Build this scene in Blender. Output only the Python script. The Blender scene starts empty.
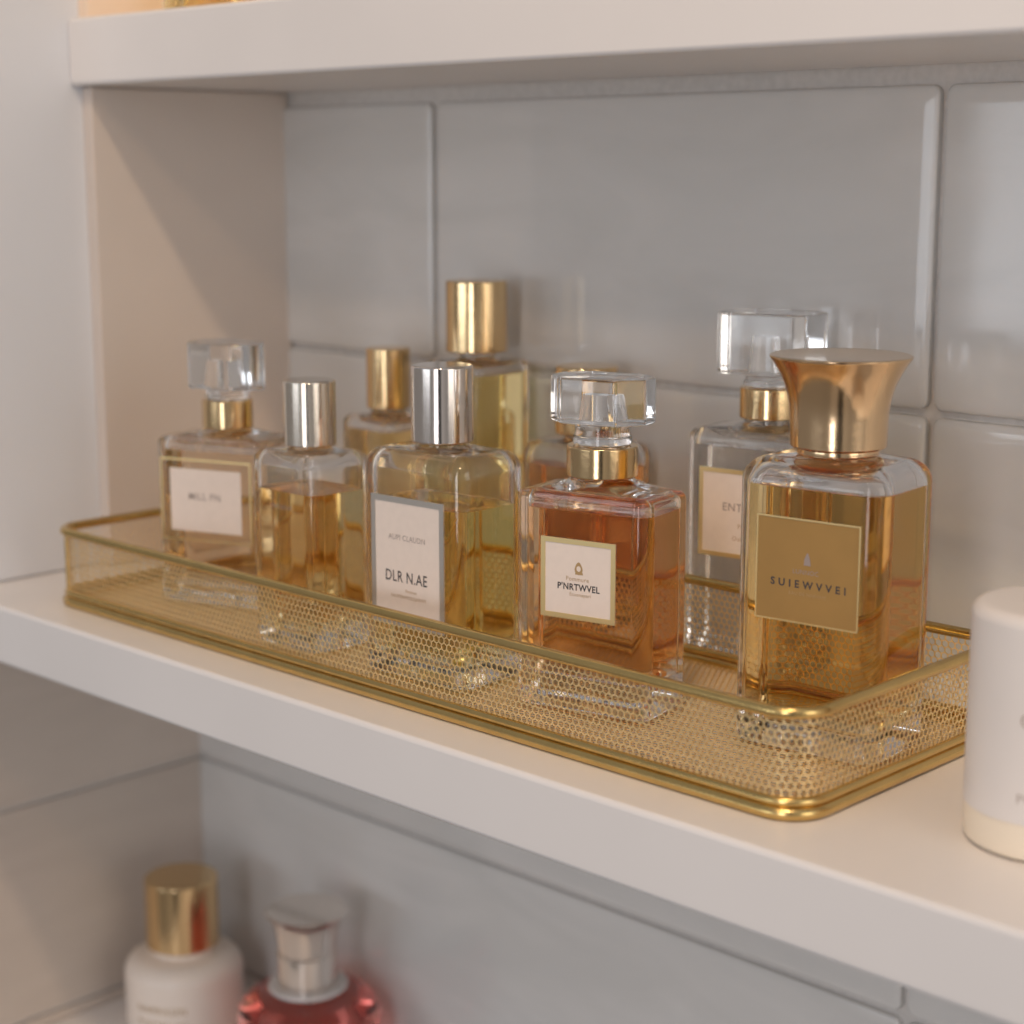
import bpy, bmesh, math, random
from mathutils import Vector, Matrix
random.seed(7)
SC = bpy.context.scene
COL = SC.collection
R = math.radians
PI = math.pi

# ------------------------------------------------------------------ materials
def nt(name):
    m = bpy.data.materials.new(name); m.use_nodes = True
    t = m.node_tree
    return m, t, t.nodes['Principled BSDF'], t.nodes['Material Output']

def pbr(name, col, rough=.5, metal=0, noise=0, scale=40, bump=0, bscale=60, **kw):
    m, t, b, o = nt(name)
    b.inputs['Roughness'].default_value = rough
    b.inputs['Metallic'].default_value = metal
    for k, v in kw.items():
        b.inputs[k.replace('_', ' ')].default_value = v
    tc = t.nodes.new('ShaderNodeTexCoord')
    if noise:
        n = t.nodes.new('ShaderNodeTexNoise'); n.inputs['Scale'].default_value = scale; n.inputs['Detail'].default_value = 4
        t.links.new(tc.outputs['Object'], n.inputs['Vector'])
        r = t.nodes.new('ShaderNodeValToRGB')
        r.color_ramp.elements[0].position = .3; r.color_ramp.elements[1].position = .7
        r.color_ramp.elements[0].color = [c*(1-noise) for c in col]+[1]
        r.color_ramp.elements[1].color = [min(1, c*(1+noise)) for c in col]+[1]
        t.links.new(n.outputs['Fac'], r.inputs['Fac'])
        t.links.new(r.outputs['Color'], b.inputs['Base Color'])
    else:
        b.inputs['Base Color'].default_value = list(col)+[1]
    if bump:
        n2 = t.nodes.new('ShaderNodeTexNoise'); n2.inputs['Scale'].default_value = bscale; n2.inputs['Detail'].default_value = 3
        t.links.new(tc.outputs['Object'], n2.inputs['Vector'])
        bp = t.nodes.new('ShaderNodeBump'); bp.inputs['Strength'].default_value = bump; bp.inputs['Distance'].default_value = .002
        t.links.new(n2.outputs['Fac'], bp.inputs['Height'])
        t.links.new(bp.outputs['Normal'], b.inputs['Normal'])
    return m

def glass(name, ior=1.47, col=(1, 1, 1), rough=0.0, absorb=None, density=0):
    m, t, b, o = nt(name)
    b.inputs['Base Color'].default_value = list(col)+[1]
    b.inputs['Transmission Weight'].default_value = 1
    b.inputs['Roughness'].default_value = rough
    b.inputs['IOR'].default_value = ior
    if absorb:
        v = t.nodes.new('ShaderNodeVolumeAbsorption')
        v.inputs['Color'].default_value = list(absorb)+[1]; v.inputs['Density'].default_value = density
        t.links.new(v.outputs['Volume'], o.inputs['Volume'])
    return m

M = {}
M['shelf'] = pbr('white_shelf_paint', (.80, .775, .765), .32, noise=.02, scale=12)
M['wall'] = pbr('white_wall_paint', (.68, .70, .745), .6, noise=.02, scale=9, bump=.05, bscale=200)
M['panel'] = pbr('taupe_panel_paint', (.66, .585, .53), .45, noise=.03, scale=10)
M['panel_warm_lit'] = pbr('panel_warm_light_tint', (.88, .70, .54), .5, noise=.02, scale=10)  # warm lamp light put into the colour of the upper niche panel
M['grout'] = pbr('pale_grout', (.62, .59, .56), .8, noise=.06, scale=300)
M['glass'] = glass('clear_glass', 1.47)
M['crystal'] = glass('crystal_glass', 1.5)
M['gold'] = pbr('polished_gold', (.76, .55, .30), .16, 1, bump=.02, bscale=400)
M['rose_gold'] = pbr('rose_gold_metal', (.84, .60, .36), .17, 1, bump=.02, bscale=400)
M['pale_gold'] = pbr('pale_gold_metal', (.80, .72, .62), .18, 1)
M['wire'] = pbr('brass_wire', (.95, .70, .36), .40, .75, noise=.12, scale=500)
M['rail'] = pbr('brass_rail', (.68, .48, .19), .24, 1, noise=.06, scale=80)
M['silver'] = pbr('polished_silver', (.80, .735, .68), .13, 1)
M['paper'] = pbr('label_paper', (.80, .70, .63), .6, noise=.02, scale=300)
M['gold_foil'] = pbr('gold_foil', (.74, .57, .28), .35, .8)
M['silver_foil'] = pbr('silver_foil', (.62, .58, .53), .35, .8)
M['amber_label'] = pbr('gold_printed_label', (.36, .21, .06), .6, .05, noise=.06, scale=60)
M['ink'] = pbr('dark_ink', (.05, .045, .05), .6)
M['ink_soft'] = pbr('grey_ink', (.33, .27, .25), .6)
M['ink_faint'] = pbr('faint_taupe_ink', (.46, .39, .34), .6)
M['ink_gold'] = pbr('gold_ink', (.45, .30, .14), .5, .3)
M['ceramic'] = pbr('white_ceramic', (.76, .715, .685), .4, noise=.02, scale=30, Subsurface_Weight=.0)
M['cream'] = pbr('cream_base', (.84, .74, .60), .35, noise=.02, scale=30)
M['lotion'] = pbr('cream_plastic', (.83, .74, .66), .3, noise=.02, scale=30)
M['collar_grey'] = pbr('pale_grey_collar', (.66, .62, .60), .35, .2)
def liquid(name, c, d):
    """Liquid in contact with glass on its sides (relative IOR) and with air on its top (face attribute 'top')."""
    m, t, b, o = nt(name); t.nodes.remove(b)
    g = t.nodes.new('ShaderNodeBsdfGlass'); g.inputs['Roughness'].default_value = 0
    a = t.nodes.new('ShaderNodeAttribute'); a.attribute_name = 'top'
    mr = t.nodes.new('ShaderNodeMapRange'); mr.inputs['To Min'].default_value = 1.36/1.47; mr.inputs['To Max'].default_value = 1.36
    t.links.new(a.outputs['Fac'], mr.inputs['Value']); t.links.new(mr.outputs[0], g.inputs['IOR'])
    t.links.new(g.outputs[0], o.inputs['Surface'])
    v = t.nodes.new('ShaderNodeVolumeAbsorption')
    v.inputs['Color'].default_value = list(c)+[1]; v.inputs['Density'].default_value = d
    t.links.new(v.outputs['Volume'], o.inputs['Volume'])
    return m
M['liq_amber'] = liquid('amber_liquid', (.98, .65, .15), 46)
M['liq_gold'] = liquid('golden_liquid', (.98, .76, .13), 44)
M['liq_yellow'] = liquid('pale_yellow_liquid', (.985, .84, .20), 34)
M['liq_honey'] = liquid('honey_liquid', (.97, .77, .22), 38)
M['liq_tan'] = liquid('tan_liquid', (.93, .76, .50), 24)
M['liq_clear'] = liquid('faint_liquid', (.95, .87, .75), 10)
M['liq_orange'] = liquid('orange_liquid', (.98, .66, .22), 36)
M['liq_pink'] = liquid('pink_liquid', (.93, .45, .38), 40)

def tile_material(name, a, b_, rough):
    m, t, b, o = nt(name)
    tc = t.nodes.new('ShaderNodeTexCoord')
    mp = t.nodes.new('ShaderNodeMapping'); mp.inputs['Scale'].default_value = (2.2, 1, 7); mp.inputs['Rotation'].default_value = (0, .35, 0)
    n = t.nodes.new('ShaderNodeTexNoise'); n.inputs['Scale'].default_value = 3.5; n.inputs['Detail'].default_value = 6; n.inputs['Distortion'].default_value = 1.2
    r = t.nodes.new('ShaderNodeValToRGB')
    r.color_ramp.elements[0].position = .35; r.color_ramp.elements[0].color = list(a)+[1]
    r.color_ramp.elements[1].position = .68; r.color_ramp.elements[1].color = list(b_)+[1]
    t.links.new(tc.outputs['Object'], mp.inputs['Vector']); t.links.new(mp.outputs['Vector'], n.inputs['Vector'])
    t.links.new(n.outputs['Fac'], r.inputs['Fac']); t.links.new(r.outputs['Color'], b.inputs['Base Color'])
    b.inputs['Roughness'].default_value = rough
    n2 = t.nodes.new('ShaderNodeTexNoise'); n2.inputs['Scale'].default_value = 9; n2.inputs['Detail'].default_value = 2
    t.links.new(tc.outputs['Object'], n2.inputs['Vector'])
    bp = t.nodes.new('ShaderNodeBump'); bp.inputs['Strength'].default_value = .12; bp.inputs['Distance'].default_value = .004
    t.links.new(n2.outputs['Fac'], bp.inputs['Height']); t.links.new(bp.outputs['Normal'], b.inputs['Normal'])
    return m
M['tile'] = tile_material('glazed_tile', (.63, .62, .60), (.69, .675, .655), .07)
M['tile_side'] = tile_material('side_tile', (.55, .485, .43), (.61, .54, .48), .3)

# ------------------------------------------------------------------ mesh helpers
def obj(name, bm, mats, parent=None, smooth=35, loc=None):
    me = bpy.data.meshes.new(name)
    bm.normal_update(); bm.to_mesh(me); bm.free()
    for m in (mats if isinstance(mats, (list, tuple)) else [mats]): me.materials.append(m)
    if smooth:
        for p in me.polygons: p.use_smooth = True
        me.set_sharp_from_angle(angle=R(smooth))
    o = bpy.data.objects.new(name, me); COL.objects.link(o)
    if parent: o.parent = parent
    if loc: o.location = loc
    if smooth:
        wn = o.modifiers.new('flat_faces', 'WEIGHTED_NORMAL'); wn.mode = 'FACE_AREA'; wn.weight = 60; wn.keep_sharp = True
    return o

def thing(name, label, cat, loc=(0, 0, 0), rz=0, group=None):
    o = bpy.data.objects.new(name, None); COL.objects.link(o)
    o.empty_display_size = .02
    o.location = loc; o.rotation_euler = (0, 0, rz)
    return tag(o, label, cat, group)

def tag(o, label, cat, group=None):
    o['label'] = label; o['category'] = cat
    if group: o['group'] = group
    return o

def structure(o, label=None):
    o['kind'] = 'structure'
    if label: o['label'] = label
    return o

def bevel(bm, w, seg=2):
    bmesh.ops.bevel(bm, geom=bm.edges[:], offset=w, segments=seg, profile=.5, affect='EDGES')

def box(bm, x0, x1, y0, y1, z0, z1, bev=0, seg=2, mat=0):
    b = bmesh.new()
    bmesh.ops.create_cube(b, size=1)
    for v in b.verts:
        v.co = ((x0+x1)/2+v.co.x*(x1-x0), (y0+y1)/2+v.co.y*(y1-y0), (z0+z1)/2+v.co.z*(z1-z0))
    if bev: bevel(b, bev, seg)
    for f in b.faces: f.material_index = mat
    join(bm, b)

def join(bm, b):
    me = bpy.data.meshes.new('tmp'); b.to_mesh(me); b.free()
    bm.from_mesh(me); bpy.data.meshes.remove(me)

def rr(w, d, r, m=6):
    """Rounded rectangle, 4*(m+1) points counter-clockwise from the +x+y corner."""
    r = max(min(r, w/2-1e-5, d/2-1e-5), 1e-5); pts = []
    for q, (sx, sy) in enumerate(((1, 1), (-1, 1), (-1, -1), (1, -1))):
        for k in range(m+1):
            a = (q+k/m)*PI/2
            pts.append((sx*(w/2-r)+r*math.cos(a), sy*(d/2-r)+r*math.sin(a)))
    return pts
def circ(rad, m=6):
    n = 4*(m+1)
    return [(rad*math.cos((i+.5)*2*PI/n-0*PI), rad*math.sin((i+.5)*2*PI/n)) for i in range(n)]
def mix(a, b, t): return [(p[0]*(1-t)+q[0]*t, p[1]*(1-t)+q[1]*t) for p, q in zip(a, b)]

def loft(rings, bm=None, flip=False):
    """rings: list of (z, points). Closed solid with flat end caps."""
    b = bmesh.new(); vs = []
    for z, pts in rings: vs.append([b.verts.new((x, y, z)) for x, y in pts])
    n = len(vs[0])
    for A, B in zip(vs, vs[1:]):
        for i in range(n): b.faces.new((A[i], A[(i+1) % n], B[(i+1) % n], B[i]))
    b.faces.new(vs[0][::-1]); b.faces.new(vs[-1])
    bmesh.ops.recalc_face_normals(b, faces=b.faces[:])
    if flip: bmesh.ops.reverse_faces(b, faces=b.faces[:])
    if bm is None: return b
    join(bm, b); return bm

def lathe(prof, n=64, bm=None, flip=False):
    """prof: (r, z) from the bottom axis to the top axis; r = 0 at both ends closes it."""
    b = bmesh.new(); rows = []
    for r, z in prof:
        if r < 1e-7: rows.append([b.verts.new((0, 0, z))])
        else: rows.append([b.verts.new((r*math.cos(2*PI*i/n), r*math.sin(2*PI*i/n), z)) for i in range(n)])
    for A, B in zip(rows, rows[1:]):
        for i in range(n):
            j = (i+1) % n
            if len(A) == 1 and len(B) == 1: continue
            if len(A) == 1: b.faces.new((A[0], B[j], B[i]))
            elif len(B) == 1: b.faces.new((A[i], A[j], B[0]))
            else: b.faces.new((A[i], A[j], B[j], B[i]))
    bmesh.ops.recalc_face_normals(b, faces=b.faces[:])
    if flip: bmesh.ops.reverse_faces(b, faces=b.faces[:])
    if bm is None: return b
    join(bm, b); return bm

def cyl_prof(r, z0, z1, bev=.0006):
    c = []
    for k in range(4):
        a = k/3*PI/2; c.append((r-bev+bev*math.sin(a), z0+bev-bev*math.cos(a)))
    for k in range(4):
        a = k/3*PI/2; c.append((r-bev+bev*math.cos(a), z1-bev+bev*math.sin(a)))
    return [(0, z0)]+c+[(0, z1)]

def sweep(path, r, bm, n=10, closed=True):
    """Round tube along a list of points."""
    P = [Vector(p) for p in path]; N = len(P); rows = []
    for i in range(N):
        a = P[(i-1) % N] if closed or i > 0 else P[0]
        c = P[(i+1) % N] if closed or i < N-1 else P[-1]
        t = (c-a).normalized()
        up = Vector((0, 0, 1)) if abs(t.z) < .9 else Vector((1, 0, 0))
        s = t.cross(up).normalized(); u = s.cross(t)
        rows.append([bm.verts.new(P[i]+s*r*math.cos(2*PI*k/n)+u*r*math.sin(2*PI*k/n)) for k in range(n)])
    for i in range(N if closed else N-1):
        A, B = rows[i], rows[(i+1) % N]
        for k in range(n): bm.faces.new((A[k], A[(k+1) % n], B[(k+1) % n], B[k]))
    if not closed:
        bm.faces.new(rows[0][::-1]); bm.faces.new(rows[-1])
    bmesh.ops.recalc_face_normals(bm, faces=bm.faces[:])

def text_bm(lines):
    """lines: (text, size, x, z, bold, xscale); flat lettering in the XZ plane facing -y."""
    bm = bmesh.new()
    for s, size, x, z, bold, xs in lines:
        cu = bpy.data.curves.new('lettering', 'FONT'); cu.body = s; cu.size = size
        cu.align_x = 'CENTER'; cu.align_y = 'CENTER'; cu.offset = bold*size; cu.space_character = 1.08
        cu.resolution_u = 3
        o = bpy.data.objects.new('lettering', cu); COL.objects.link(o)
        dg = bpy.context.evaluated_depsgraph_get(); dg.update()
        me = bpy.data.meshes.new_from_object(o.evaluated_get(dg))
        b = bmesh.new(); b.from_mesh(me); bpy.data.meshes.remove(me)
        for v in b.verts: v.co = Vector((x+v.co.x*xs, 0, z+v.co.y))
        bpy.data.objects.remove(o); bpy.data.curves.remove(cu)
        join(bm, b)
    return bm

def shift(bm, dx=0, dy=0, dz=0):
    for v in bm.verts: v.co += Vector((dx, dy, dz))
    return bm

# ------------------------------------------------------------------ the setting
XL, XL2 = -.2607, -.3552
# tiled back wall: grout bed and pillow-edged glazed tiles
bm = bmesh.new()
box(bm, -.72, .95, .004, .05, -.45, .75, mat=0)
TW, TH, G = .2822, .128, .0028
GX, GZ = .1365, .1042
for i in range(-3, 3):
    for j in range(-4, 5):
        x0, x1 = GX+i*TW+G/2, GX+(i+1)*TW-G/2
        if j <= -2:                      # longer tiles in the lower niche
            if i in (-3, -2): continue
            if i == -1: x0 = GX-3*TW+G/2
        z0, z1 = GZ+j*TH+G/2, GZ+(j+1)*TH-G/2
        if j == 1: z0 = .2720            # the upper niche starts with a cut tile
        b = bmesh.new(); rings = []
        rw, rh = x1-x0, z1-z0
        for ins, dep in ((0, .006), (0, .0016), (.0005, .0008), (.0018, .00028), (.0040, .00006), (.0080, 0)):
            pts = rr(rw-2*ins, rh-2*ins, max(.004-ins*.3, .002), 4)
            rings.append([b.verts.new(((x0+x1)/2+px, dep, (z0+z1)/2+pz)) for px, pz in pts])
        n = len(rings[0])
        for A, B in zip(rings, rings[1:]):
            for k in range(n): b.faces.new((A[k], A[(k+1) % n], B[(k+1) % n], B[k]))
        b.faces.new(rings[-1])
        bmesh.ops.recalc_face_normals(b, faces=b.faces[:])
        if b.faces[-1].normal.y > 0: bmesh.ops.reverse_faces(b, faces=b.faces[:])
        for f in b.faces: f.material_index = 1
        join(bm, b)
structure(obj('wall_back', bm, [M['grout'], M['tile']], smooth=50), 'glossy pale grey tiled back wall of the niche')

# left side: wall above the shelf, side panel of the niche, tiled side of the lower niche
bm = bmesh.new(); box(bm, -.45, XL-.008, -.2035, .004, .0003, .80, .0015)
structure(obj('wall_left', bm, M['wall']), 'white painted wall left of the niche')
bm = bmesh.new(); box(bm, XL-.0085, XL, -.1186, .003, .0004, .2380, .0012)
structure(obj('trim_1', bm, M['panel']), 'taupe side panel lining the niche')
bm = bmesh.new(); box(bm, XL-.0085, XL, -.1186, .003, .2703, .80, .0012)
structure(obj('trim_2', bm, M['panel_warm_lit']), 'side panel, tinted for warm lamp light, lining the upper niche')
bm = bmesh.new()
box(bm, XL2-.06, XL2-.003, -.2035, .004, -.45, -.0283, mat=0)
for j in range(-4, 0):
    z0, z1 = GZ+j*TH+G/2, min(GZ+(j+1)*TH-G/2, -.0284)
    box(bm, XL2-.006, XL2, -.2035, .0005, z0, z1, .0012, 2, mat=1)
structure(obj('wall_side', bm, [M['grout'], M['tile_side']]), 'tiled side wall of the lower niche')

def shelf(label, x0, x1, y0, z0, z1):
    bm = bmesh.new(); box(bm, x0, x1, y0, .0035, z0, z1, .0022, 3)
    o = obj('shelf', bm, M['shelf']); return tag(o, label, 'shelf', 'white shelf boards across the niche')
shelf('white shelf board carrying the gold wire tray', -.47, .62, -.2023, -.0281, 0)
shelf('white shelf board above the perfume bottles', XL-.0085, .62, -.1251, .2383, .2700)
shelf('white shelf board at the bottom, under the lotion and pink bottles', XL2+.0002, .62, -.2023, -.314, -.286)

# ------------------------------------------------------------------ the wire tray
tray = thing('wire_tray', 'long rectangular gold wire mesh tray standing on the white shelf', 'tray', (-.0040, -.11755, 0))
TX, TY, TR, TZ = .4184, .1245, .013, .0350
def perim(w, d, r, m=10):
    return rr(w, d, r, m)
def tube_ring(name, w, d, r, z, rad, mat, extra=None):
    bm = bmesh.new()
    sweep([(x, y, z) for x, y in perim(w, d, r)], rad, bm, 12)
    if extra:
        b2 = bmesh.new(); sweep([(x, y, extra[0]) for x, y in perim(w+extra[2], d+extra[2], r)], extra[1], b2, 12); join(bm, b2)
    return obj(name, bm, mat, tray, 60)
tube_ring('top_rim', TX, TY, TR, TZ, .0021, M['rail'])
tube_ring('bottom_rim', TX, TY, TR, .0023, .0023, M['rail'], (.0060, .0017, -.0006))
for sx, sy in ((-1, -1), (-1, 1)):
    bm = bmesh.new()
    c = TR*(1-.7071)
    px, py = sx*(TX/2-c-.0004), sy*(TY/2-c-.0004)
    sweep([(px, py, .004), (px, py, TZ)], .0009 if not (sx < 0) else .0013, bm, 8, closed=False)
    obj('corner_post', bm, M['rail'], tray, 60)

def hexnet(us, vs, pitch, wire, place, keep=None, wrap=None):
    """Honeycomb sheet: us/vs extents, place(u, v) -> point; keep(u, v) filters cells."""
    bm = bmesh.new(); cache = {}
    a = pitch/math.sqrt(3); rowh = 1.5*a
    rows = int(round(vs/rowh)); k = (a-wire*.5773)/a
    def V(u, v):
        key = (round((u % wrap if wrap else u)*2e5), round(v*2e5))
        if key not in cache: cache[key] = bm.verts.new(place(u, v))
        return cache[key]
    cols = int(round(us/pitch))
    for j in range(rows):
        for i in range(cols):
            cu = (i+.5*(j % 2))*pitch; cv = (j+.5)*rowh
            if keep and not keep(cu, cv): continue
            out = [(cu+a*math.sin(q*PI/3), cv+a*math.cos(q*PI/3)) for q in range(6)]
            O = [V(*p) for p in out]
            I = [bm.verts.new(place(cu+(p[0]-cu)*k, cv+(p[1]-cv)*k)) for p in out]
            for q in range(6):
                try: bm.faces.new((O[q], O[(q+1) % 6], I[(q+1) % 6], I[q]))
                except ValueError: pass
    bm.normal_update()
    return bm
PITCH, WIRE = .0027, .00046
# floor of the tray
iw, idp = TX-.003, TY-.003
def keep_floor(u, v):
    x, y = abs(u-iw/2), abs(v-idp/2)
    if x > iw/2 or y > idp/2: return False
    qx, qy = x-(iw/2-TR), y-(idp/2-TR)
    return not (qx > 0 and qy > 0 and math.hypot(qx, qy) > TR)
bm = hexnet(iw, idp+.002, PITCH, WIRE, lambda u, v: (u-iw/2, v-idp/2, .0018), keep_floor)
o = obj('mesh_floor', bm, M['wire'], tray, 0)
md = o.modifiers.new('thickness', 'SOLIDIFY'); md.thickness = .0003; md.offset = 0
# upright mesh all round
per = perim(TX-.001, TY-.001, TR, 12); segs = []; tot = 0
for i in range(len(per)):
    p, q = per[i], per[(i+1) % len(per)]; l = math.dist(p, q); segs.append((tot, l, p, q)); tot += l
ncol = round(tot/PITCH); pitch2 = tot/ncol
def around(u, v):
    u = u % tot
    for s, l, p, q in segs:
        if u <= s+l+1e-9:
            t = (u-s)/l if l else 0
            return (p[0]+(q[0]-p[0])*t, p[1]+(q[1]-p[1])*t, .0030+v)
    return (per[0][0], per[0][1], .0030+v)
bm = hexnet(tot, TZ-.003, pitch2, WIRE, around, None, tot)
for v in bm.verts: v.co.z = min(v.co.z, TZ)
o = obj('mesh_side', bm, M['wire'], tray, 0)
md = o.modifiers.new('thickness', 'SOLIDIFY'); md.thickness = .0003; md.offset = 0

# ------------------------------------------------------------------ bottles
def dims(w, d, r, ins): return rr(max(w-2*ins, .004), max(d-2*ins, .004), max(r-ins*.6, .0012), 6)

def hollow_rings(w, d, r, base, ze, z_in, ins):
    H = [(base, dims(w, d, r, .0016)), (base+.0005, dims(w, d, r, .0006)), (base+.0016, dims(w, d, r, 0)), (ze-.002, dims(w, d, r, 0))]
    for k in range(1, 6):
        a = k/5*PI/2
        H.append((ze-.002+(z_in-ze+.002)*math.sin(a), dims(w, d, r, ins*(1-math.cos(a)))))
    return H

def split_rings(H, level):
    lo = [h for h in H if h[0] < level-1e-6]; hi = [h for h in H if h[0] > level+1e-6]
    a, b = lo[-1], hi[0]; t = (level-a[0])/(b[0]-a[0])
    mid = (level, mix(a[1], b[1], t))
    return lo+[mid], [mid]+hi

def skin_rings(rings, cap_lo, cap_hi, flip):
    b = bmesh.new(); vs = [[b.verts.new((x, y, z)) for x, y in p] for z, p in rings]; n = len(vs[0])
    for A, B in zip(vs, vs[1:]):
        for i in range(n): b.faces.new((A[i], A[(i+1) % n], B[(i+1) % n], B[i]))
    if cap_lo: b.faces.new(vs[0][::-1])
    if cap_hi: b.faces.new(vs[-1])
    if flip: bmesh.ops.reverse_faces(b, faces=b.faces[:])
    return b

def mark_top(o, level):
    """Face attribute 'top' = 1 on the free surface of a liquid."""
    at_ = o.data.attributes.new('top', 'FLOAT', 'FACE')
    for p in o.data.polygons: at_.data[p.index].value = 1.0 if (p.center.z > level-.0007 and p.normal.z > .25) else 0.0

def glass_body(root, w, d, r, z_edge, z_top, sh, neck, wall, base, z_in, level, liq, mat='glass'):
    """Thick-walled bottle: rounded box up to z_edge, shoulder radius sh, then a neck; filled to level."""
    rings = [(0.0, dims(w, d, r, .0022)), (.0006, dims(w, d, r, .0009)), (.0016, dims(w, d, r, .0002)), (.0030, dims(w, d, r, 0))]
    for t in (.33, .66, 1): rings.append((.003+(z_edge-.003)*t, dims(w, d, r, 0)))
    for k in range(1, 7):
        a = k/6*PI/2
        rings.append((z_edge+sh*math.sin(a), dims(w, d, r, sh*(1-math.cos(a)))))
    zt = z_edge+sh; last = rings[-1][1]; cn = circ(neck)
    for t, s in ((.3, .18), (.6, .42), (.85, .72)):
        rings.append((zt+(z_top-zt)*s, mix(last, cn, t)))
    rings += [(z_top, cn), (z_top+.004, circ(neck*.97))]
    bm = loft(rings)
    H = hollow_rings(w-2*wall, d-2*wall, max(r-wall*.5, .002), base, z_edge, z_in, sh*.8)
    lo, hi = split_rings(H, level)
    join(bm, skin_rings(hi, False, True, True))
    obj('glass_body', bm, M[mat], root, 40)
    # liquid: shares the wall of the hollow, with a small meniscus at the free surface
    P = lo[-1][1]
    def inset(q): return [(x*(1-q/(max(abs(x), .004))), y*(1-q/(max(abs(y), .004)))) for x, y in P]
    lo = lo+[(level-.0003, inset(.0006)), (level-.00045, inset(.0016))]
    lq = obj('liquid', skin_rings(lo, True, True, False), M[liq], root, 40)
    mark_top(lq, level)

def label_plate(root, d, x0, x1, z0, z1, frame, fmat, pmat, name='paper_label', texts=(), emblem=None, y_off=0):
    y = -d/2-.00012+y_off
    bm = bmesh.new(); box(bm, x0, x1, y-.00018, y, z0, z1)
    lab = obj(name, bm, M[pmat], root, 0)
    if frame:
        bm = bmesh.new(); f = frame
        for a in ((x0, x1, z1-f, z1), (x0, x1, z0, z0+f), (x0, x0+f, z0+f, z1-f), (x1-f, x1, z0+f, z1-f)):
            box(bm, a[0], a[1], y-.00042, y-.0001, a[2], a[3])
        obj('label_frame', bm, M[fmat], lab, 0)
    for tl, m in texts:
        b = shift(text_bm(tl), 0, y-.00025, 0)
        obj('lettering', b, M[m], lab, 0)
    if emblem:
        ex, ez, s, m, kind = emblem; b = bmesh.new()
        if kind == 'arch':            # a little pointed-arch ring with a solid foot
            n = 28; out = []; inn = []
            for k in range(n):
                a = 2*PI*k/n
                rx = math.sin(a); rz = math.cos(a)
                tip = max(0, rz)**3*.25
                out.append((rx*s*.8*(1-.18*max(0, rz)), rz*s+tip*s)); inn.append((rx*s*.42, rz*s*.5+.08*s))
            vo = [b.verts.new((ex+x, y-.00025, ez+z)) for x, z in out]; vi = [b.verts.new((ex+x, y-.00025, ez+z)) for x, z in inn]
            for k in range(n): b.faces.new((vo[k], vo[(k+1) % n], vi[(k+1) % n], vi[k]))
            vs = [b.verts.new((ex+x*s, y-.00026, ez+z*s)) for x, z in ((-.7, -.95), (.9, -.95), (.8, -.55), (-.6, -.55))]
            b.faces.new(vs)
        else:
            vs = [b.verts.new((ex+x*s, y-.00025, ez+z*s)) for x, z in ((-.6, -1), (.6, -1), (.5, -.1), (.15, .9), (-.1, .9), (-.5, -.1))]
            b.faces.new(vs)
        obj('emblem', b, M[m], lab, 0)
    return lab

def collar(root, r, z0, z1, mat='gold', name='collar'):
    prof = cyl_prof(r, z0, z1, .0007)
    return obj(name, lathe(prof), M[mat], root, 40)

def octa(w, d, c):
    return [(w/2, -d/2+c), (w/2, d/2-c), (w/2-c, d/2), (-w/2+c, d/2), (-w/2, d/2-c), (-w/2, -d/2+c), (-w/2+c, -d/2), (w/2-c, -d/2)]

def crystal_stopper(root, z0, zb, zt, w, d, c, rs, rot=0):
    """Octagonal crystal block on a waisted stem; z0 stem foot, zb block bottom, zt block top."""
    b = bmesh.new()
    bot = [b.verts.new((x, y, zb)) for x, y in octa(w, d, c)]; top = [b.verts.new((x, y, zt)) for x, y in octa(w, d, c)]
    b.faces.new(bot[::-1]); b.faces.new(top)
    for i in range(8): b.faces.new((bot[i], bot[(i+1) % 8], top[(i+1) % 8], top[i]))
    bmesh.ops.recalc_face_normals(b, faces=b.faces[:])
    bevel(b, .0011, 2)
    # the faceted recess that shows in the heart of the block
    rec = [(zb+.0012, [(x*.9, y*.9) for x, y in octa(rs*1.25, rs*1.25, rs*.18)]), (zb+(zt-zb)*.62, [(x*.7, y*.7) for x, y in octa(rs*1.25, rs*1.25, rs*.18)])]
    loft(rec, b, flip=True)
    bmesh.ops.rotate(b, verts=b.verts[:], cent=(0, 0, 0), matrix=Matrix.Rotation(rot, 3, 'Z'))
    st = obj('stopper', b, M['crystal'], root, 25)
    h = zb-z0
    prof = [(0, z0), (rs*.90, z0), (rs*1.0, z0+.0006), (rs*1.0, z0+h*.35), (rs*.92, z0+h*.6), (rs*.95, zb-.0005), (rs*.9, zb-.0001), (0, zb-.0001)]
    obj('stopper_stem', lathe(prof, 32), M['crystal'], st, 40)
    return st

TZ0 = .0024
G1, G2 = 'perfume bottles standing in the gold tray', 'perfume bottles behind the gold tray'
def at(v, z): return (v[0], v[1], z)

# amber bottle with crystal stopper
t = thing('perfume_bottle', 'amber perfume bottle with clear crystal stopper and small gold-framed white label', 'perfume bottle', (.0796, -.1295, TZ0), R(12), G1)
glass_body(t, .0565, .0345, .0060, .0785, .0862, .0026, .0105, .0040, .0125, .0810, .0752, 'liq_amber')
label_plate(t, .0345, -.0154, .0157, .0357, .0655, .0019, 'gold_foil', 'paper', texts=[
    ([('Pommure', .0023, -.0000, .0508, 0, 1)], 'ink_gold'),
    ([("P'NRTWVEL", .0034, +.0004, .0477, .022, .92)], 'ink'),
    ([('Ecuenapari', .0019, .0012, .0451, 0, 1)], 'ink_gold')], emblem=(.0005, .0546, .0021, 'ink_gold', 'arch'))
collar(t, .0131, .0866, .0980)
crystal_stopper(t, .0981, .1064, .1232, .0385, .0260, .0085, .0108, R(4))

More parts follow.
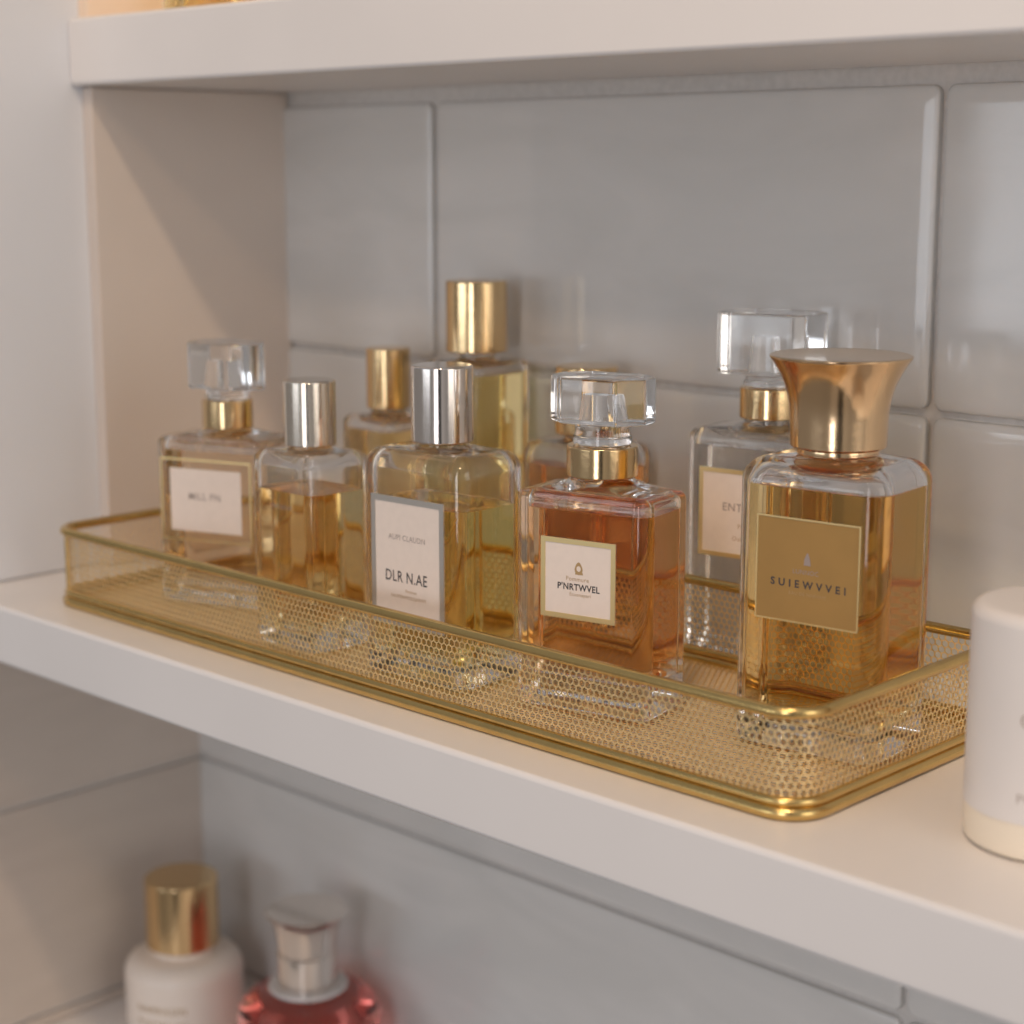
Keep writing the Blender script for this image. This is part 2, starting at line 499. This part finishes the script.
# golden bottle with flared cap
t = thing('perfume_bottle', 'large golden perfume bottle with flared rose-gold cap at the right end of the tray', 'perfume bottle', (.1659, -.1064, TZ0), R(6), G1)
glass_body(t, .0565, .0430, .0085, .0925, .1020, .0080, .0125, .0036, .0105, .0965, .0915, 'liq_gold')
label_plate(t, .0430, -.0180, .0210, .0460, .0820, .0005, 'gold_foil', 'amber_label', 'printed_label', texts=[
    ([('LUNNOC', .0022, .001, .0638, 0, 1)], 'ink_soft'),
    ([('S U I E W V V E I', .0036, .0020, .0594, .025, 1.02)], 'ink'),
    ([('EAU DE NARVAM', .0017, .0018, .0562, 0, 1)], 'ink_gold')], emblem=(.0015, .0685, .0022, 'ink_soft', 'drop'))
prof = [(0, .1040), (.0158, .1040), (.0164, .1046)]
for k in range(17):
    u = k/16; z = .1046+u*(.1350-.1046-.0008)
    e = max(0, (u-.30)/.70)
    prof.append((.0164+.0008*u+.0066*e**2.3, z))
prof += [(.0240, .1346), (.0240, .1350), (.0234, .1353), (.0190, .1350), (0, .1346)]
obj('flared_cap', lathe(prof, 96), M['rose_gold'], t, 40)
collar(t, .0140, .1015, .1041, 'rose_gold')

# pale yellow bottle with silver cap
t = thing('perfume_bottle', 'pale yellow perfume bottle with silver cylinder cap and tall silver-framed white label', 'perfume bottle', (.0064, -.1402, TZ0), R(3), G1)
glass_body(t, .0560, .0385, .0078, .0835, .0915, .0065, .0105, .0036, .0085, .0880, .0695, 'liq_yellow')
label_plate(t, .0385, -.0200, .0188, .0215, .0726, .0023, 'silver_foil', 'paper', texts=[
    ([('AUPI CLAUDN', .0031, -.0008, .0566, 0, .92)], 'ink_soft'),
    ([('DLR N.AE', .0062, -.0014, .0410, .008, .80)], 'ink'),
    ([('Pmarun', .0018, .0012, .0358, 0, 1), ('EAUPEBAMOLEJARHM', .0019, -.0003, .0333, 0, .95)], 'ink_gold')])
obj('cap', lathe(cyl_prof(.0121, .0926, .1225, .0009), 96), M['silver'], t, 40)

# honey coloured bottle
t = thing('perfume_bottle', 'square honey-coloured perfume bottle with short pale-gold cap, without a paper label', 'perfume bottle', (-.0672, -.1458, TZ0), 0, G1)
glass_body(t, .0418, .0338, .0060, .0775, .0832, .0045, .0090, .0030, .0080, .0800, .0662, 'liq_honey')
b = shift(text_bm([('PARFUNAM', .0026, .001, .0600, 0, 1)]), 0, -.01705, 0)
obj('lettering', b, M['ink_soft'], t, 0)
obj('cap', lathe(cyl_prof(.0108, .0840, .1112, .0008), 96), M['pale_gold'], t, 40)

# far left bottle with crystal stopper
t = thing('perfume_bottle', 'tan perfume bottle with crystal stopper at the far left end of the tray', 'perfume bottle', (-.1534, -.1230, TZ0), R(20), G1)
glass_body(t, .0580, .0360, .0055, .0735, .0805, .0035, .0100, .0036, .0085, .0765, .0712, 'liq_tan')
label_plate(t, .0360, -.0202, .0176, .0345, .0632, 0, None, 'paper', texts=[([('MILL FN', .0046, -.0018, .0505, .006, 1)], 'ink_soft')])
bm = bmesh.new()
for a in ((-.0252, .0229, .0668, .0678), (-.0252, .0229, .0300, .0308), (-.0252, -.0244, .0308, .0668), (.0221, .0229, .0308, .0668)):
    box(bm, a[0], a[1], -.0183, -.0181, a[2], a[3])
obj('label_frame', bm, M['gold_foil'], t, 0)
collar(t, .0116, .0806, .0935)
crystal_stopper(t, .0936, .0985, .1195, .0400, .0260, .0085, .0100, R(-14))

# row behind the tray, standing on the shelf
t = thing('perfume_bottle', 'tall pale yellow square bottle with tall gold cap behind the tray', 'perfume bottle', (-.0884, -.0270, .0002), 0, G2)
glass_body(t, .0375, .0360, .0045, .1080, .1120, .0030, .0085, .0028, .0070, .1100, .1055, 'liq_yellow')
obj('cap', lathe(cyl_prof(.0143, .1150, .1480, .0008), 96), M['gold'], t, 40)

t = thing('perfume_bottle', 'short golden bottle with narrow gold cap, behind the tray beside the tall pale yellow bottle', 'perfume bottle', (-.1469, -.0300, .0002), 0, G2)
glass_body(t, .0355, .0340, .0050, .0760, .0815, .0040, .0085, .0028, .0070, .0790, .0738, 'liq_honey')
obj('cap', lathe(cyl_prof(.0107, .0835, .1130, .0008), 96), M['gold'], t, 40)

t = thing('perfume_bottle', 'squat orange bottle with wide gold cap, partly hidden behind the amber bottle', 'perfume bottle', (-.0195, -.0270, .0002), 0, G2)
glass_body(t, .0505, .0385, .0085, .0740, .0815, .0060, .0095, .0030, .0080, .0780, .0700, 'liq_orange')
obj('cap', lathe(cyl_prof(.0138, .0835, .1135, .0010), 96), M['gold'], t, 40)

t = thing('perfume_bottle', 'nearly clear bottle with crystal stopper behind the tray, beside the flared gold cap', 'perfume bottle', (.0822, -.0300, .0002), R(8), G2)
glass_body(t, .0590, .0360, .0065, .0920, .0985, .0040, .0105, .0032, .0085, .0945, .0895, 'liq_clear')
label_plate(t, .0360, -.0215, .0215, .0450, .0810, .0018, 'gold_foil', 'paper', texts=[
    ([("ENT'WEL", .0046, -.0008, .0655, .008, 1)], 'ink_soft'), ([('Parfun', .0026, 0, .0580, 0, 1), ('Ouenparie', .0026, 0, .0530, 0, 1)], 'ink_gold')])
collar(t, .0124, .1005, .1130)
crystal_stopper(t, .1131, .1182, .1430, .0395, .0280, .0042, .0110, R(0))

# ------------------------------------------------------------------ candle jar at the right
t = thing('candle', 'white cylindrical candle jar with a cream base standing right of the tray', 'candle', (.2641, -.1352, 0))
rc = .0245
obj('base', lathe([(0, .0002), (rc*.93, .0002), (rc*.985, .0012), (rc, .003), (rc, .0118), (0, .0118)], 96), M['cream'], t, 40)
prof = [(0, .0119), (rc*1.012, .0119)]
for k in range(7):
    a = k/6*PI/2; prof.append((rc*1.012-.004+.004*math.cos(a), .0735-.004+.004*math.sin(a)))
prof += [(.012, .0738), (0, .0738)]
sl = obj('jar', lathe(prof, 96), M['ceramic'], t, 40)
b = text_bm([('CALNE', .0068, .0030, .0430, .004, 1.0), ('PURE WAX', .0042, .0030, .0195, 0, 1)])
ang = R(-44)
for v in b.verts:
    a = ang+v.co.x/rc-PI/2+R(90)
    a = -PI/2+R(25)+v.co.x/rc
    v.co = Vector((math.cos(a)*rc*1.0155, math.sin(a)*rc*1.0155, v.co.z))
obj('lettering', b, M['ink_faint'], sl, 0)

# ------------------------------------------------------------------ lower shelf
t = thing('lotion_bottle', 'cream lotion bottle with gold cap on the lower shelf', 'lotion bottle', (-.3010, -.0550, -.286))
bz = [(0, .0002), (.030, .0002), (.0325, .002), (.0335, .006), (.0335, .034)]
for k in range(1, 8):
    a = k/7*PI/2; bz.append((.0335-.0115*(1-math.cos(a)), .034+.0105*math.sin(a)))
bz += [(.018, .0455), (.018, .049), (0, .049)]
body = obj('body', lathe(bz, 96), M['lotion'], t, 40)
b = text_bm([('NARRASIN', .0060, 0, .0215, 0, 1), ('MOISTRAE LAIT', .0042, 0, .0135, 0, 1)])
for v in b.verts:
    a = -PI/2+R(30)+v.co.x/.0335
    v.co = Vector((math.cos(a)*.03365, math.sin(a)*.03365, v.co.z))
obj('lettering', b, M['ink_gold'], body, 0)
obj('cap', lathe(cyl_prof(.0208, .0490, .0890, .0012), 96), M['gold'], t, 40)

t = thing('pink_bottle', 'round pink glass bottle with flared silver cap on the lower shelf', 'perfume bottle', (-.2010, -.0450, -.286))
outer = [(0, .0002), (.034, .0002), (.0375, .003), (.0385, .008), (.0385, .034)]
for k in range(1, 9):
    a = k/8*PI/2; outer.append((.0385-.0175*(1-math.cos(a)), .034+.0165*math.sin(a)))
outer += [(.0165, .0512), (.0165, .0535), (0, .0535)]
bm = lathe(outer, 96)
inn = [(0, .008), (.030, .008), (.0345, .011), (.0350, .016), (.0350, .033)]
for k in range(1, 7):
    a = k/6*PI/2; inn.append((.035-.0175*(1-math.cos(a)), .033+.0142*math.sin(a)))
inn.append((0, .0472))
lathe(inn[8:], 96, bm, flip=False)
obj('glass_body', bm, M['glass'], t, 40)
lq = obj('liquid', lathe(inn[:9]+[(0, inn[8][1])], 96), M['liq_pink'], t, 40)
mark_top(lq, inn[8][1])
obj('collar', lathe(cyl_prof(.0215, .0515, .0545, .0012), 96), M['collar_grey'], t, 40)
cp = [(0, .0546), (.0155, .0546), (.0160, .0552), (.0160, .0720), (.0152, .0728), (.0158, .0738), (.0166, .0820), (.0185, .0900), (.0215, .0940), (.0222, .0950), (.0215, .0957), (0, .0960)]
obj('flared_cap', lathe(cp, 96), M['silver'], t, 40)

# upper shelf bottle, only its foot in view
t = thing('perfume_bottle', 'golden bottle on the upper shelf, only its foot in view', 'perfume bottle', (-.2210, -.0750, .2702), 0)
glass_body(t, .0360, .0340, .0045, .0700, .0760, .0040, .0085, .0028, .0030, .0730, .0640, 'liq_gold')
obj('cap', lathe(cyl_prof(.0110, .0790, .1050, .0008), 64), M['gold'], t, 40)

# ------------------------------------------------------------------ camera
cd = bpy.data.cameras.new('camera'); cam = bpy.data.objects.new('camera', cd); COL.objects.link(cam)
cam.location = (.50715, -.61895, .2)
cam.rotation_euler = (R(90-10.881), 0, R(44.047))
cd.sensor_width = 36; cd.sensor_fit = 'HORIZONTAL'; cd.lens = 63.2
cd.clip_start = .01
cd.dof.use_dof = True; cd.dof.focus_distance = .645; cd.dof.aperture_fstop = 8
SC.camera = cam

# ------------------------------------------------------------------ light
def aim(o, target):
    o.rotation_euler = (Vector(target)-o.location).to_track_quat('-Z', 'Y').to_euler()
def area(name, loc, target, sx, sy, watts, col):
    l = bpy.data.lights.new(name, 'AREA'); l.shape = 'RECTANGLE'; l.size = sx; l.size_y = sy; l.energy = watts; l.color = col
    o = bpy.data.objects.new(name, l); COL.objects.link(o); o.location = loc; aim(o, target); return o
def bulb(name, loc, watts, col, rad):
    l = bpy.data.lights.new(name, 'POINT'); l.energy = watts; l.color = col; l.shadow_soft_size = rad
    o = bpy.data.objects.new(name, l); COL.objects.link(o); o.location = loc; return o
area('window_daylight', (-.55, -2.3, .12), (-.55, -.1, .12), 1.2, .44, 5.4, (.86, .92, 1))
area('second_window', (.80, -1.9, .30), (0, -.1, .1), .35, 1.3, 7, (.95, .95, 1))
area('side_window', (2.3, -.5, .5), (0, -.1, .1), 1.0, 1.4, 9, (1, .93, .85))
bulb('ceiling_bulb', (.44, -.66, 1.08), 17.5, (1, .74, .50), .03)
bulb('ceiling_bulb', (.34, -.86, .88), 5.0, (1, .66, .38), .03)

w = bpy.data.worlds.new('room'); SC.world = w; w.use_nodes = True
t = w.node_tree; bg = t.nodes['Background']
tc = t.nodes.new('ShaderNodeTexCoord'); sx = t.nodes.new('ShaderNodeSeparateXYZ'); rp = t.nodes.new('ShaderNodeValToRGB')
mr = t.nodes.new('ShaderNodeMapRange'); mr.inputs['From Min'].default_value = -1; mr.inputs['From Max'].default_value = 1
t.links.new(tc.outputs['Generated'], sx.inputs[0]); t.links.new(sx.outputs['Z'], mr.inputs['Value']); t.links.new(mr.outputs[0], rp.inputs['Fac'])
e = rp.color_ramp.elements
e[0].position = .25; e[0].color = (.42, .37, .33, 1)
e[1].position = .80; e[1].color = (.63, .63, .66, 1)
# bands added round the horizon: dark behind the camera, brighter beside, striping cap reflections
az = t.nodes.new('ShaderNodeMath'); az.operation = 'ARCTAN2'
t.links.new(sx.outputs['Y'], az.inputs[0]); t.links.new(sx.outputs['X'], az.inputs[1])
am = t.nodes.new('ShaderNodeMapRange'); am.inputs['From Min'].default_value = -PI; am.inputs['From Max'].default_value = PI
t.links.new(az.outputs[0], am.inputs['Value'])
ar = t.nodes.new('ShaderNodeValToRGB'); t.links.new(am.outputs[0], ar.inputs['Fac'])
def deg(d): return (d+180)/360
stops = [(-180, .9), (-110, .9), (-80, .8), (-75, 1.25), (-61, 1.3), (-59, .05), (-48, .05), (-46, 1.6), (-30, 1.0), (0, 1.1), (90, 1.0)]
ae = ar.color_ramp.elements
while len(ae) < len(stops): ae.new(.5)
for k, (d, v) in enumerate(stops): ae[k].position = deg(d); ae[k].color = (v/2, v/2, v/2, 1)
mu = t.nodes.new('ShaderNodeVectorMath'); mu.operation = 'MULTIPLY'
t.links.new(rp.outputs['Color'], mu.inputs[0]); t.links.new(ar.outputs['Color'], mu.inputs[1])
t.links.new(mu.outputs[0], bg.inputs['Color']); bg.inputs['Strength'].default_value = 1.0

# ------------------------------------------------------------------ film
SC.view_settings.view_transform = 'Standard'
SC.view_settings.look = 'None'
SC.view_settings.exposure = 0
c = SC.cycles
c.use_denoising = True
c.max_bounces = 32; c.transmission_bounces = 32; c.glossy_bounces = 12; c.diffuse_bounces = 5; c.transparent_max_bounces = 16
c.caustics_reflective = True; c.caustics_refractive = True
c.sample_clamp_indirect = 6; c.blur_glossy = .3
